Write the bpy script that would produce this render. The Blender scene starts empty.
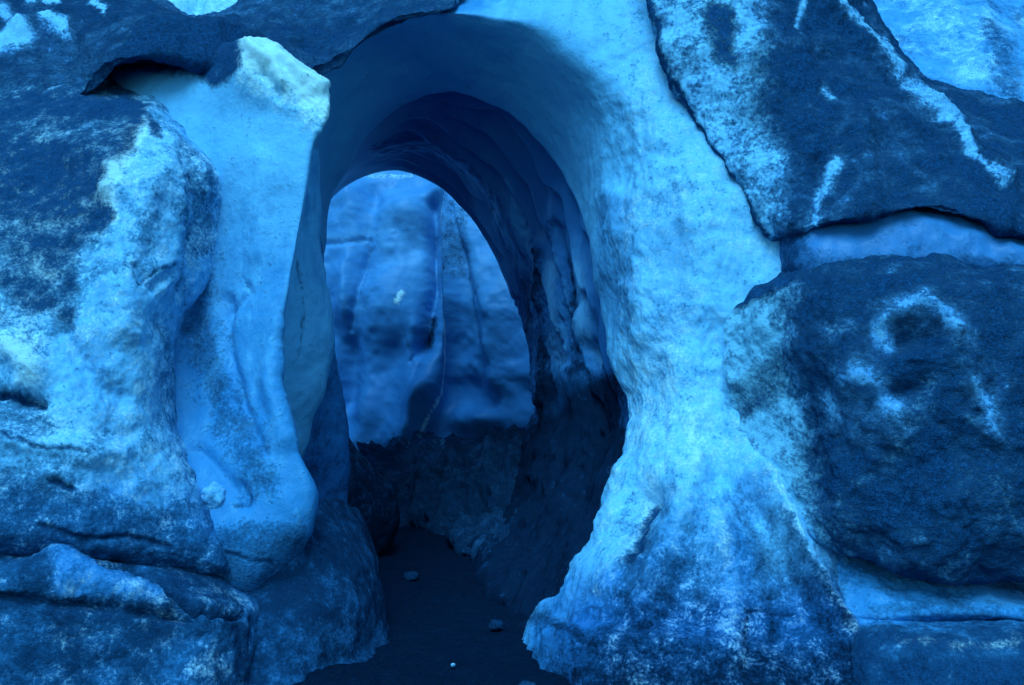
import bpy, math
import numpy as np
from math import radians

C = bpy.context.scene.collection
F, CX, CY, H = 995.0, 512.0, 342.5, 1.7          # focal length in pixels, picture centre, eye height
rng = np.random.default_rng(7)

# ------------------------------------------------------------------ maths helpers
def at(px, py, d):
    return np.stack([(px - CX) / F * d, d, H + (CY - py) / F * d], -1)

def floor_d(py):                                  # distance at which the floor is seen at row py
    return H * F / (py - CY)

def catmull(A, t):
    """A (n, ...) samples at integer knots, t float positions -> smooth curve"""
    n = A.shape[0]
    i = np.clip(np.floor(t).astype(int), 0, n - 2)
    f = (t - i).reshape((-1,) + (1,) * (A.ndim - 1))
    p1, p2 = A[i], A[i + 1]
    p0 = np.where((i > 0).reshape(f.shape), A[np.maximum(i - 1, 0)], 2 * p1 - p2)
    p3 = np.where((i < n - 2).reshape(f.shape), A[np.minimum(i + 2, n - 1)], 2 * p2 - p1)
    m1 = 0.42 * (p2 - p0); m2 = 0.42 * (p3 - p1)
    f2, f3 = f * f, f * f * f
    return (2*f3-3*f2+1)*p1 + (f3-2*f2+f)*m1 + (-2*f3+3*f2)*p2 + (f3-f2)*m2

def resample(A, n):
    """resample axis 0 evenly by mean length"""
    W = at(A[..., 0], A[..., 1], A[..., 2])
    L = np.linalg.norm(np.diff(W, axis=0), axis=-1)
    L = L.reshape(L.shape[0], -1).mean(1) + 1e-4
    s = np.concatenate([[0], np.cumsum(L)])
    t = np.interp(np.linspace(0, s[-1], n), s, np.arange(A.shape[0]))
    return catmull(A, t)

def _hash(ix, iy, iz, seed):
    h = (ix.astype(np.uint32) * np.uint32(374761393) + iy.astype(np.uint32) * np.uint32(668265263)
         + iz.astype(np.uint32) * np.uint32(2147483647) + np.uint32(seed * 1013904223 % 4294967295))
    h = (h ^ (h >> np.uint32(13))) * np.uint32(1274126177)
    h = (h ^ (h >> np.uint32(16))) * np.uint32(2246822519)
    h = h ^ (h >> np.uint32(15))
    return (h & np.uint32(0xFFFFFF)).astype(np.float32) / 16777216.0

def noise(P, scale, seed=0):
    """value noise, about -1..1"""
    Q = P * scale + 100.0
    i = np.floor(Q).astype(np.int64); f = (Q - i).astype(np.float32)
    u = f * f * f * (f * (f * 6 - 15) + 10)
    r = 0
    for dx in (0, 1):
        wx = u[..., 0] if dx else 1 - u[..., 0]
        for dy in (0, 1):
            wy = u[..., 1] if dy else 1 - u[..., 1]
            for dz in (0, 1):
                wz = u[..., 2] if dz else 1 - u[..., 2]
                r = r + wx * wy * wz * _hash(i[..., 0] + dx, i[..., 1] + dy, i[..., 2] + dz, seed)
    return r * 2 - 1

_R = np.array([[0.36, 0.48, -0.8], [-0.8, 0.6, 0.0], [0.48, 0.64, 0.6]])
def fbm(P, scale, octaves=4, seed=0, gain=0.5, ridged=False):
    a, s, r, Q = 1.0, 0.0, 0.0, P
    for k in range(octaves):
        v = noise(Q, scale, seed + k * 17)
        if ridged: v = 1 - 2 * np.abs(v)
        r = r + a * v; s += a; a *= gain; scale *= 2.03; Q = Q @ _R
    return r / s

def sstep(x, a, b):
    t = np.clip((x - a) / (b - a), 0, 1); return t * t * (3 - 2 * t)

def seg_dist(X, Y, pts, closed=False):
    pts = list(pts) + ([pts[0]] if closed else [])
    best = np.full(X.shape, 1e9, np.float32)
    for (x0, y0), (x1, y1) in zip(pts[:-1], pts[1:]):
        dx, dy = x1 - x0, y1 - y0
        t = np.clip(((X - x0) * dx + (Y - y0) * dy) / (dx * dx + dy * dy + 1e-9), 0, 1)
        best = np.minimum(best, np.hypot(X - x0 - t * dx, Y - y0 - t * dy))
    return best

def inside(X, Y, pts):
    c = np.zeros(X.shape, bool); n = len(pts)
    for k in range(n):
        x0, y0 = pts[k]; x1, y1 = pts[(k + 1) % n]
        if y0 == y1: continue
        m = ((y0 > Y) != (y1 > Y)) & (X < (x1 - x0) * (Y - y0) / (y1 - y0) + x0)
        c ^= m
    return c

def sink(ring, dz=.35):
    x, y, d = ring[-1]; return list(ring) + [(x, y + dz / d * F, d)]

class Sheet:
    """a sculpted surface laid through rows of measured points (column, row, distance)"""
    def __init__(self, rows, nu, nv, flip=False):
        A = np.array(rows, dtype=np.float64)
        A = resample(A, nu)
        A = np.swapaxes(resample(np.swapaxes(A, 0, 1), nv), 0, 1)
        self.X, self.Y, self.D = A[..., 0].copy(), A[..., 1].copy(), A[..., 2].copy()
        self.flip = flip
        self.U = np.linspace(0, 1, nu)[:, None] * np.ones((1, self.X.shape[1]))
        self.W0 = at(self.X, self.Y, self.D)
        w = self.W0
        self.wx = self.X + 5 * fbm(w, 5, 4, 91, .6) + 3 * fbm(w, 22, 3, 92, .7)   # wandering edges for marks
        self.wy = self.Y + 5 * fbm(w, 5, 4, 93, .6) + 3 * fbm(w, 22, 3, 94, .7)
        self.off = np.zeros(self.X.shape)
        z = np.zeros(self.X.shape)
        self.ash, self.frost, self.clear, self.tone = z.copy(), z.copy(), z.copy(), z.copy()  # clear also holds painted shade, frost the crest's painted light
    # sculpting ----------------------------------------------------
    def ridge(self, pts, width, amp, warp=True):
        X, Y = (self.wx, self.wy) if warp else (self.X, self.Y)
        self.off += amp * np.exp(-(seg_dist(X, Y, pts) / width) ** 2)
    def bump(self, x, y, rx, ry, amp, rot=0):
        c, s = math.cos(rot), math.sin(rot)
        dx, dy = self.wx - x, self.wy - y
        self.off += amp * np.exp(-(((dx * c + dy * s) / rx) ** 2 + ((-dx * s + dy * c) / ry) ** 2))
    def step(self, pts, width, amp):
        """terrace: raises the side left of the line"""
        d = seg_dist(self.wx, self.wy, pts)
        self.off += amp * np.exp(-(d / width)) * 1.0
    def rough(self, scale, amp, octaves=5, seed=0, gain=.5, ridged=False, stretch=(1, 1, 1)):
        self.off += amp * fbm(self.W0 * np.array(stretch), scale, octaves, seed, gain, ridged)
    def raise_poly(self, pts, soft, amp):
        d = seg_dist(self.wx, self.wy, pts, True); i = inside(self.wx, self.wy, pts)
        self.off += amp * sstep(np.where(i, d, -d), -soft * .5, soft * .5)
    # painting -----------------------------------------------------
    def paint_poly(self, ch, pts, val, soft=6, k=1.0):
        d = seg_dist(self.wx, self.wy, pts, True); i = inside(self.wx, self.wy, pts)
        m = sstep(np.where(i, d, -d), -soft, soft) * k
        a = getattr(self, ch); a[:] = a * (1 - m) + val * m
    def paint_line(self, ch, pts, val, width, k=1.0):
        m = np.exp(-(seg_dist(self.wx, self.wy, pts) / width) ** 2) * k
        a = getattr(self, ch); a[:] = a * (1 - m) + val * m
    def crack(self, pts, width=2.5, depth=.02, dirt=.9):
        self.ridge(pts, width, -depth); self.paint_line('ash', pts, dirt, width * .9)
    def mottle(self, ch, scale, amp, seed=0, octaves=4, stretch=(1, 1, 1)):
        a = getattr(self, ch); a += amp * fbm(self.W0 * np.array(stretch), scale, octaves, seed)
    # building -----------------------------------------------------
    def build(self, name, mat, parent=None, base=None, parts=None, mats={}):
        W = self.W0
        tu = np.gradient(W, axis=0); tv = np.gradient(W, axis=1)
        n = np.cross(tu, tv); n /= np.linalg.norm(n, axis=-1, keepdims=True) + 1e-9
        cam = np.array([0, 0, H]) - W
        if (n * cam).sum(-1).mean() < 0: n = -n
        if self.flip: n = -n
        for _ in range(8):                          # even the directions out round sharp bends
            m = n.copy(); m[1:] += n[:-1]; m[:-1] += n[1:]; m[:, 1:] += n[:, :-1]; m[:, :-1] += n[:, 1:]
            n = m / (np.linalg.norm(m, axis=-1, keepdims=True) + 1e-9)
        P = W + n * self.off[..., None]
        nu, nv = self.X.shape
        if base is None:
            base = np.array([P[..., 0].mean(), P[..., 1].mean(), max(0.0, P[..., 2].min())])
        V = (P - base).reshape(-1, 3).astype(np.float32)
        idx = np.arange(nu * nv).reshape(nu, nv)
        q = np.stack([idx[:-1, :-1], idx[1:, :-1], idx[1:, 1:], idx[:-1, 1:]], -1).reshape(-1, 4)
        g1, g2 = np.gradient(P, axis=0), np.gradient(P, axis=1)
        vn = np.cross(g1, g2); vn /= np.linalg.norm(vn, axis=-1, keepdims=True) + 1e-12
        if (vn * n).sum() < 0: q = q[:, ::-1]
        if np.linalg.norm(np.cross(tu, tv)) > 0 and (vn * n).sum() < 0: vn = -vn
        # orient the faces the way the normals point
        a, b2, c2 = (P.reshape(-1, 3)[q[:, k]] for k in (0, 1, 2))
        fn = np.cross(b2 - a, c2 - a)
        if (fn * vn.reshape(-1, 3)[q[:, 0]]).sum() < 0: q = q[:, ::-1]
        vn = vn.reshape(-1, 3)
        col = np.stack([np.clip(self.ash, 0, 1), np.clip(self.frost, 0, 1), np.clip(self.clear, 0, 1),
                        np.clip(.5 + self.tone, 0, 1)], -1).reshape(-1, 4).astype(np.float32)
        def mesh(nm, faces):
            used, inv = np.unique(faces, return_inverse=True); inv = inv.reshape(faces.shape)
            me = bpy.data.meshes.new(nm)
            me.vertices.add(len(used)); me.vertices.foreach_set('co', V[used].ravel())
            me.loops.add(inv.size); me.loops.foreach_set('vertex_index', inv.ravel().astype(np.int32))
            me.polygons.add(len(inv)); me.polygons.foreach_set('loop_start', np.arange(0, inv.size, 4, dtype=np.int32))
            me.polygons.foreach_set('use_smooth', np.ones(len(inv), bool))
            me.update(calc_edges=True)
            ca = me.color_attributes.new('paint', 'FLOAT_COLOR', 'POINT'); ca.data.foreach_set('color', col[used].ravel())
            me.materials.append(mats.get(nm, mat))
            if parts: me.normals_split_custom_set_from_vertices(vn[used].tolist())
            o = bpy.data.objects.new(nm, me); C.objects.link(o); return o
        if not parts:
            o = mesh(name, q)
            if parent is not None: o.parent = parent; o.location = base - np.array(parent.location)
            else: o.location = base
            return o
        root = bpy.data.objects.new(name, None); C.objects.link(root); root.location = base; root.empty_display_size = .3
        left = np.ones(len(q), bool)
        for nm, m in list(parts.items())[1:]:
            f = (m.reshape(-1)[q].mean(1) > .5) & left
            if f.any(): mesh(nm, q[f]).parent = root; left &= ~f
        mesh(list(parts)[0], q[left]).parent = root
        return root

def tag(o, label=None, cat=None, group=None, kind=None):
    for k, v in (('label', label), ('category', cat), ('group', group), ('kind', kind)):
        if v: o[k] = v
    return o

# ------------------------------------------------------------------ materials
def glacier_mat(name, ice_lo, ice_hi, frost, ash_lo, ash_hi, grain=55, streak=(1, 1, .25), bump=.5, rough=.42, sss=.0, spec=.16, dist=.035):
    m = bpy.data.materials.new(name); m.use_nodes = True
    N, L = m.node_tree.nodes, m.node_tree.links
    N.clear()
    def nd(t, **k):
        n = N.new(t)
        for a, v in k.items(): setattr(n, a, v)
        return n
    def put(sock, v):
        if hasattr(v, 'is_output'): L.new(v, sock)
        else: sock.default_value = v
    def math_(op, a, b=None, c=None, clamp=False):
        n = nd('ShaderNodeMath', operation=op, use_clamp=clamp); put(n.inputs[0], a)
        if b is not None: put(n.inputs[1], b)
        if c is not None: put(n.inputs[2], c)
        return n.outputs[0]
    def smooth(v, a, b):
        n = nd('ShaderNodeMapRange', interpolation_type='SMOOTHSTEP'); put(n.inputs['Value'], v)
        n.inputs['From Min'].default_value = a; n.inputs['From Max'].default_value = b
        return n.outputs['Result']
    def mixc(f, a, b):
        n = nd('ShaderNodeMix', data_type='RGBA'); put(n.inputs['Factor'], f)
        put(n.inputs['A'], a if hasattr(a, 'is_output') else (*a, 1)); put(n.inputs['B'], b if hasattr(b, 'is_output') else (*b, 1))
        # sockets of the colour variant
        return n
    def mix(f, a, b):
        n = nd('ShaderNodeMix', data_type='RGBA')
        put(n.inputs[0], f)
        put(n.inputs[6], a if hasattr(a, 'is_output') else (*a, 1)); put(n.inputs[7], b if hasattr(b, 'is_output') else (*b, 1))
        return n.outputs[2]
    def nz(scale, detail=5, rough_=.6, vec=None, dist=0):
        n = nd('ShaderNodeTexNoise'); n.inputs['Scale'].default_value = scale
        n.inputs['Detail'].default_value = detail; n.inputs['Roughness'].default_value = rough_
        n.inputs['Distortion'].default_value = dist
        L.new(vec or pos, n.inputs['Vector']); return n.outputs['Fac']
    tc = nd('ShaderNodeTexCoord'); pos = tc.outputs['Object']
    mp = nd('ShaderNodeMapping'); mp.inputs['Scale'].default_value = streak; L.new(pos, mp.inputs['Vector']); spos = mp.outputs['Vector']
    at_ = nd('ShaderNodeAttribute', attribute_name='paint', attribute_type='GEOMETRY')
    sp = nd('ShaderNodeSeparateColor'); L.new(at_.outputs['Color'], sp.inputs['Color'])
    ash, fro, clear_shade = sp.outputs[0], sp.outputs[1], sp.outputs[2]; ton = at_.outputs['Alpha']
    g1 = nz(grain, 6, .72); g2 = nz(grain * .22, 5, .62); g3 = nz(2.6, 4, .55)
    g0 = nz(grain * 3.2, 3, .7); st = nz(7, 5, .6, spos, .6)
    # how much ash lies here: the painted amount broken up by grain
    br = math_('MULTIPLY_ADD', math_('SUBTRACT', g1, .5), 1.7, math_('MULTIPLY_ADD', math_('SUBTRACT', g2, .5), 1.5, math_('MULTIPLY', math_('SUBTRACT', g0, .5), .55)))
    am = smooth(math_('ADD', ash, math_('MULTIPLY', br, .62)), .18, .82)
    fm = smooth(math_('SUBTRACT', fro, math_('MULTIPLY', br, .75)), .25, .95)
    # ice
    iv = math_('ADD', math_('MULTIPLY', st, .75), math_('MULTIPLY', g2, .45))
    iv = math_('ADD', iv, math_('MULTIPLY', math_('SUBTRACT', ton, .5), 1.6))
    ice = mix(smooth(iv, .30, .92), ice_lo, ice_hi)
    deep = tuple(c * k for c, k in zip(ice_lo, (.45, .6, .75)))
    ice = mix(clear_shade, ice, deep)
    ice = mix(fm, ice, frost)
    # fine specks of grit frozen into the ice
    spk = math_('MULTIPLY', smooth(g1, .56, .66), smooth(g2, .46, .62))
    ice = mix(math_('MULTIPLY', spk, .55), ice, ash_hi)
    ashc = mix(smooth(math_('ADD', math_('MULTIPLY', g0, .6), math_('MULTIPLY', g1, .5)), .38, .78), ash_lo, ash_hi)
    ashc = mix(math_('MULTIPLY', clear_shade, .85), ashc, tuple(c * .25 for c in ash_lo))  # clear blackens the ash, standing in for shade inside the tunnel
    col = mix(am, ice, ashc)
    b = nd('ShaderNodeBsdfPrincipled'); L.new(col, b.inputs['Base Color'])
    L.new(math_('ADD', math_('MULTIPLY', am, .45), math_('ADD', math_('MULTIPLY', fm, .2), rough)), b.inputs['Roughness'])
    L.new(math_('MULTIPLY', math_('SUBTRACT', 1.0, math_('MULTIPLY', am, .75)), spec), b.inputs['Specular IOR Level'])
    if sss:
        L.new(math_('MULTIPLY', math_('SUBTRACT', 1.0, am), sss), b.inputs['Subsurface Weight'])
        b.inputs['Subsurface Radius'].default_value = (.25, .6, 1.0); b.inputs['Subsurface Scale'].default_value = .10
    hgt = math_('ADD', math_('MULTIPLY', math_('ADD', math_('MULTIPLY', g1, .55), math_('MULTIPLY', g0, .5)), math_('ADD', math_('MULTIPLY', am, .8), math_('ADD', math_('MULTIPLY', fm, .5), .18))),
                math_('MULTIPLY', g2, math_('MULTIPLY_ADD', am, .4, .5)))
    bp = nd('ShaderNodeBump'); bp.inputs['Strength'].default_value = bump; bp.inputs['Distance'].default_value = dist
    L.new(hgt, bp.inputs['Height']); L.new(bp.outputs['Normal'], b.inputs['Normal'])
    out = nd('ShaderNodeOutputMaterial'); L.new(b.outputs[0], out.inputs[0])
    return m

ASH_LO, ASH_HI = (.0025, .026, .08), (.018, .125, .31)
FROST = (.54, .88, 1.0)
M_ice   = glacier_mat('glacier_ice', (.035, .255, .56), (.17, .56, .88), FROST, ASH_LO, ASH_HI, bump=.7)
M_vault = glacier_mat('smooth_blue_ice', (.05, .24, .52), (.16, .48, .80), FROST, ASH_LO, ASH_HI, bump=.18, rough=.3)
M_back  = glacier_mat('layered_ice', (.07, .32, .64), (.20, .56, .86), FROST, ASH_LO, ASH_HI, streak=(.6, .6, 1.3), bump=.25, sss=.0)
M_ash   = glacier_mat('ash_on_ice', (.03, .20, .50), (.13, .45, .78), (.26, .72, 1.0), ASH_LO, tuple(1.25 * c for c in ASH_HI), grain=42, bump=.9, rough=.5, dist=.05)
M_crest = glacier_mat('lit_crest_ice', (.035, .255, .56), (.17, .56, .88), (.62, .96, 1.0), ASH_LO, ASH_HI, bump=.7)  # paler copy of the ice: light through the thin crest as colour
M_snow  = glacier_mat('bright_glacier', (.06, .33, .68), (.30, .68, .94), (.42, .84, 1.0), ASH_LO, ASH_HI, bump=.6)
M_floor = glacier_mat('black_gravel', (.01, .03, .07), (.01, .04, .09), (.5, .7, .8), (.001, .010, .028), (.005, .040, .11), grain=70, bump=1.0, rough=.6, spec=.12)

# ------------------------------------------------------------------ the big ice arch: right wall, lip and outer vault
R0 = [(240,560,7.4),(240,430,7.4),(240,320,7.4),(250,180,7.4),(265,70,7.4),(300,40,8.0),(370,0,8.0),(465,-25,7.8),(610,-35,7.2),(705,10,6.62),(745,100,6.38),(785,195,6.08),(800,285,5.9),(790,350,5.82),(780,410,5.72),(800,490,5.5),(850,560,5.25),(890,630,5.05),(900,705,4.75)]
R1 = [(270,560,7.2),(270,430,7.2),(270,320,7.2),(275,190,7.2),(285,90,7.2),(318,52,7.6),(382,16,7.55),(456,0,7.35),(570,0,6.98),(650,45,6.75),(685,115,6.45),(697,205,6.2),(698,290,6.05),(702,350,5.95),(708,400,5.85),(705,475,5.6),(700,550,5.35),(690,620,5.1),(660,700,4.75)]
R2 = [(290,560,7.25),(290,430,7.25),(290,320,7.25),(295,200,7.25),(305,110,7.25),(328,62,7.25),(385,27,7.2),(450,14,7.1),(540,33,7.0),(603,78,6.8),(637,130,6.55),(642,215,6.32),(648,290,6.15),(660,345,6.0),(672,400,5.92),(665,470,5.7),(640,545,5.48),(612,610,5.25),(570,678,5.08)]
R3 = [(300,560,7.7),(300,430,7.7),(300,320,7.7),(306,220,7.7),(318,150,7.7),(348,95,7.7),(390,62,7.7),(442,50,7.6),(515,62,7.5),(572,108,7.3),(600,165,7.0),(608,235,6.75),(615,295,6.5),(627,350,6.25),(642,400,6.1),(635,465,5.85),(606,540,5.6),(574,602,5.5),(538,652,5.5)]
R4 = [(318,560,8.3),(318,430,8.3),(318,320,8.3),(324,235,8.3),(334,190,8.3),(362,143,8.3),(400,106,8.3),(440,93,8.25),(500,105,8.1),(545,145,7.9),(573,192,7.6),(590,250,7.15),(598,300,6.85),(607,362,6.55),(623,400,6.35),(616,465,6.05),(588,540,5.8),(556,594,5.68),(526,632,5.8)]
def outset(R, k, dd, cx=450, cy=330):
    out = []
    for (x, y, d) in R:
        l = math.hypot(x - cx, y - cy); out.append((x + (x - cx) / l * k, y + (y - cy) / l * k * .8, d + dd))
    return out
R4a = outset(R4, 4, .12); R4b = outset(R4, 22, .3)
s = Sheet([sink(q) for q in (R0, R1, R2, R3, R4, R4a, R4b)], 300, 640)
s.rough(1.1, .09, 4, 1)
vq = np.clip(np.maximum(sstep(s.wx, 560, 650), sstep(s.wy, 330, 420)), .06, 1)
s.off += vq * (.045 * fbm(s.W0, 4.5, 5, 2, .55) + .006 * fbm(s.W0, 16, 4, 3) + .006 * fbm(s.W0 * np.array([1, 1, .5]), 8, 3, 4, .5, True) + .022 * fbm(s.W0 * np.array([1, 1, .28]), 5, 3, 6))
# folds and flutes of the right wall
for pts, w, a in [([(690,470),(680,530),(640,600)], 20, .10), ([(760,480),(800,560),(850,650)], 18, .10), ([(720,330),(712,420),(722,470)], 16, -.06),
                  ([(615,200),(632,260),(640,330)], 14, .05), ([(650,500),(635,540)], 14, -.12), ([(600,600),(650,600),(700,625)], 8, -.05),
                  ([(735,500),(745,600),(748,680)], 6, -.02), ([(700,200),(690,300)], 25, .05), ([(560,640),(610,640),(680,650)], 12, .06),
                  ([(720,470),(770,530),(800,600)], 12, -.06)]:
    s.ridge(pts, w, a)
low = sstep(s.wy, 420, 640) * sstep(s.wx, 480, 560)
s.off += low * .045 * fbm(s.W0 * np.array([1, 1, .5]), 7, 4, 5, .6, True)
band = sstep(s.wx, 585, 640) * (1 - sstep(s.wy, 380, 520))
s.frost += .36 * band + .28 * sstep(s.wx, 560, 620) * sstep(s.wy, 330, 480)
s.mottle('frost', 2.2, .2, 11); s.mottle('tone', 2.6, .28, 13, stretch=(1, 1, .6)); s.tone += .25 * band
s.tone += .10 * sstep(s.wx, 500, 600)
s.ash += .08 + .27 * sstep(s.wy, 420, 640) * sstep(s.wx, 520, 620); s.tone -= .12 * sstep(s.wy, 430, 640)  # darker below: dirtier ice plus gorge shade painted as ash and tone
for pts, w, v in (([(700,480),(690,540),(660,610),(640,650)], 9, .2), ([(735,490),(760,560),(775,640)], 8, .18), ([(765,470),(800,550),(850,640)], 7, -.3), ([(720,520),(730,600),(735,670)], 10, -.25),
                  ([(655,470),(640,520),(600,590)], 9, -.3), ([(620,470),(600,540),(560,610)], 8, -.2), ([(690,420),(700,480),(680,560)], 8, -.25), ([(770,520),(820,620),(850,670)], 7, .2), ([(668,520),(640,580),(600,640)], 7, .15)):
    m = np.exp(-(seg_dist(s.wx, s.wy, pts) / w) ** 2); s.ash += v * m; s.frost -= .8 * v * m; s.off -= .10 * v * m; s.clear += .15 * sstep(s.wy, 520, 660) * sstep(s.wx, 500, 600)
s.mottle('ash', 5, .16, 12, stretch=(1.4, 1.4, .6))
s.ash *= sstep(s.wx, 480, 640) * .85 + .15
s.paint_line('ash', [(650,505),(640,540),(630,560)], .75, 10)
s.paint_line('ash', [(780,520),(800,560),(830,610),(860,665)], .5, 7)
s.paint_poly('ash', [(500,655),(620,662),(900,655),(900,800),(480,800)], .75, 34, .75)
s.paint_line('ash', [(530,615),(580,640),(600,655)], .6, 8)
s.crack([(742,615),(765,614),(792,619)], 2, .012, .6); s.crack([(744,612),(746,690)], 2.2, .015, .65)
s.paint_poly('clear', [(628,195),(672,190),(692,240),(690,310),(664,385),(645,350),(650,270)], .28, 12)
s.paint_poly('clear', [(600,190),(635,200),(640,290),(628,340),(603,330),(590,260)], .45, 6)
vault = (1 - sstep(s.wx, 560, 625)) * (1 - sstep(s.wy, 240, 330)) * sstep(s.Y - np.interp(s.X, [330,385,450,540,603,640], [62,27,14,33,78,130]), -2, 6)
s.clear = np.maximum(s.clear, .1 * vault); s.tone += .35 * vault; s.frost *= 1 - vault; s.ash *= 1 - vault  # tone raised over the vault: extra light put into the ice colour
arch = s.build('ice_arch', M_ice, parts={'wall_face': None, 'outer_vault': vault > .5})
tag(arch, 'tall pale blue ice arch and wall framing the right side of the cave mouth', 'ice arch')

# ------------------------------------------------------------------ inner vault
V0 = outset(R4, 14, .18)
V1 = [(305,560,9.2),(308,430,9.2),(312,320,9.2),(319,245,9.2),(328,200,9.2),(351,162,9.2),(383,138,9.25),(420,128,9.3),(470,145,9.2),(510,188,9.0),(537,235,8.7),(554,290,8.4),(567,335,8.1),(574,380,7.9),(577,420,7.7),(570,470,7.45),(554,520,7.2),(532,560,7.0),(502,592,6.78)]
VC = [(305,560,10.2),(312,430,10.2),(315,320,10.2),(319,245,10.2),(326,208,10.2),(343,188,10.2),(369,176,10.2),(402,172,10.2),(443,188,10.2),(478,223,10.2),(503,265,10.15),(521,310,10.0),(532,355,9.8),(536,400,9.6),(532,430,9.5),(528,470,9.2),(520,500,8.9),(506,530,8.5),(480,548,8.23)]
VD = outset(VC, 10, .15); VE = outset(VC, 40, .4)
s = Sheet([sink(q) for q in (V0, V1, VC, VD, VE)], 240, 440)
s.rough(1.0, .07, 2, 21); vq = sstep(s.wx, 500, 570); s.off += (.003 + .008 * vq) * fbm(s.W0, 5, 3, 22) + .07 * sstep(s.wy, 350, 480) * fbm(s.W0 * np.array([1, 1, .6]), 3.2, 5, 24, .55, True)
for pts, w, a in [([(380,150),(430,140),(490,180),(525,250)], 6, .03), ([(500,190),(530,240),(548,300)], 5, .035), ([(540,250),(552,330),(550,400)], 6, .06),
                  ([(560,230),(575,300),(570,360)], 6, -.07), ([(535,330),(555,420),(545,480)], 8, .06), ([(590,350),(600,430),(580,500)], 9, -.10), ([(520,300),(535,350),(540,440)], 5, -.05)]:
    s.ridge(pts, w, a)
ph = s.U * 9 + .9 * fbm(s.W0, 1.3, 3, 25); fr = ph - np.floor(ph)
rim = np.where(fr < .85, fr / .85, (1 - fr) / .15) * sstep(s.X, 380, 500)
s.off += .06 * rim; s.tone += .25 * (rim - .5) * sstep(s.X, 420, 520)
s.clear += .6 + .25 * sstep(s.wx, 440, 540) + .4 * sstep(s.wy, 250, 380); s.tone -= .3 * sstep(s.wy, 250, 380); s.ash += .2 * sstep(s.wx, 500, 560) * sstep(s.wy, 200, 300); s.mottle('ash', 4, .12, 23, stretch=(1, 1, .3)); s.ash *= sstep(s.wy, 160, 260)  # clear and low tone paint the tunnel's shade, deepest to the lower right
s.paint_poly('ash', [(560,380),(625,370),(630,460),(560,660),(470,640),(490,560),(505,470)], .9, 14)  # ash together with painted shade blackens the hollow
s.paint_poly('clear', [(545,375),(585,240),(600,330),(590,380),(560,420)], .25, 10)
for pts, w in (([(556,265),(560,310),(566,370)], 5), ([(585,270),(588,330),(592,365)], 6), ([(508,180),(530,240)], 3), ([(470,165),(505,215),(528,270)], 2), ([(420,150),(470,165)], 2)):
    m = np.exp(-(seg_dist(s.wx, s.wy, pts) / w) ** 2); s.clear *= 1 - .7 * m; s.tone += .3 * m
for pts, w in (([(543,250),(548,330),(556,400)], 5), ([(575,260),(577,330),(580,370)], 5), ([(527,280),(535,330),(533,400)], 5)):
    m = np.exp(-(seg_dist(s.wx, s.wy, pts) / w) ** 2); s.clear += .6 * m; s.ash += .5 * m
foot = sstep(s.wy, 400, 500); s.ash = np.maximum(s.ash, .8 * foot); s.clear = np.maximum(s.clear, .75 * foot)  # ash and clear paint shade over the foot that the pit lights
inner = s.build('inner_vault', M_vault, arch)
inner['label'] = 'smooth dark blue inner vault, lowest and darkest of the arches'

# ------------------------------------------------------------------ back wall
rows = []
for y, dd in ((60, 1.5), (130, .9), (180, .45), (240, .1), (310, -.1), (380, -.15), (440, -.3), (500, -.5), (560, -.7)):
    rows.append([(200, y, 11.9 + dd), (300, y, 12.6 + dd), (340, y, 12.7 + dd), (380, y, 12.6 + dd), (430, y, 12.5 + dd), (452, y, 12.5 + dd), (490, y, 12.2 + dd), (530, y, 11.8 + dd), (580, y, 11.5 + dd), (700, y, 11.1 + dd)])
s = Sheet(rows, 320, 300); s.wx = .8 * s.X + .2 * s.wx; s.wy = .8 * s.Y + .2 * s.wy
s.rough(.9, .18, 3, 31); s.rough(2.6, .07, 3, 32); s.rough(7, .005, 3, 33, stretch=(.5, .5, 2.2))
s.ridge([(446,195),(452,240),(450,300),(440,340),(430,390),(410,440)], 13, .34)
s.ridge([(435,210),(438,290),(425,350)], 8, -.28)
s.ridge([(470,210),(490,300),(500,380)], 14, .20)
s.ridge([(376,200),(372,250),(360,320),(348,400)], 9, -.10); s.ridge([(420,330),(400,400),(392,440)], 12, .12); s.ridge([(325,300),(345,350),(350,420)], 12, -.12)
s.bump(395, 295, 30, 60, .30, .15); s.bump(350, 205, 24, 28, .22); s.bump(408, 215, 24, 20, .25); s.bump(345, 290, 14, 40, .2); s.bump(420, 400, 16, 40, .3, .4); s.bump(372, 410, 20, 30, .2); s.bump(505, 310, 14, 60, .22)
for pts in ([(372,243),(366,275),(352,330)], [(440,196),(436,250),(440,300),(428,340),(414,362)], [(322,244),(345,248),(366,243)], [(428,340),(418,385),(400,440)], [(462,215),(472,270),(478,340)]):
    s.ridge(pts, 2.4, -.045); s.paint_line('ash', pts, .42, 1.3, .7)
s.bump(480, 420, 30, 14, .25)
s.tone += .0; s.clear += .6 + .4 * sstep(s.wy, 230, 420); s.mottle('tone', 2, .15, 34, stretch=(.5, .5, 1.5)); s.mottle('tone', 9, .08, 36, stretch=(.25, .25, 3)); s.tone -= .2 * sstep(s.wy, 260, 420)  # clear and tone paint the dimming light down the back wall
for pts in ([(325,240),(370,246)], [(395,238),(420,234)], [(372,245),(366,290)], [(400,300),(415,360)]):
    s.paint_line('ash', pts, .36, 2.2)
s.paint_poly('ash', [(440,195),(478,215),(480,280),(440,282)], .42, 6)
s.paint_line('ash', [(434,320),(430,345)], .8, 5)  # shade of the recess beside the spine, painted through the ash channel
vein = seg_dist(s.X + 2 * fbm(s.W0, 3, 2, 35), s.Y, [(450,300),(447,360),(440,395),(428,425),(418,445)])
s.frost += .8 * np.exp(-(vein / 1.5) ** 2); s.tone += .3 * np.exp(-(vein / 2.5) ** 2)
s.paint_line('frost', [(452,210),(452,280)], .7, 1.2); s.paint_line('frost', [(407,296),(401,305)], 1.0, 3)
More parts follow.
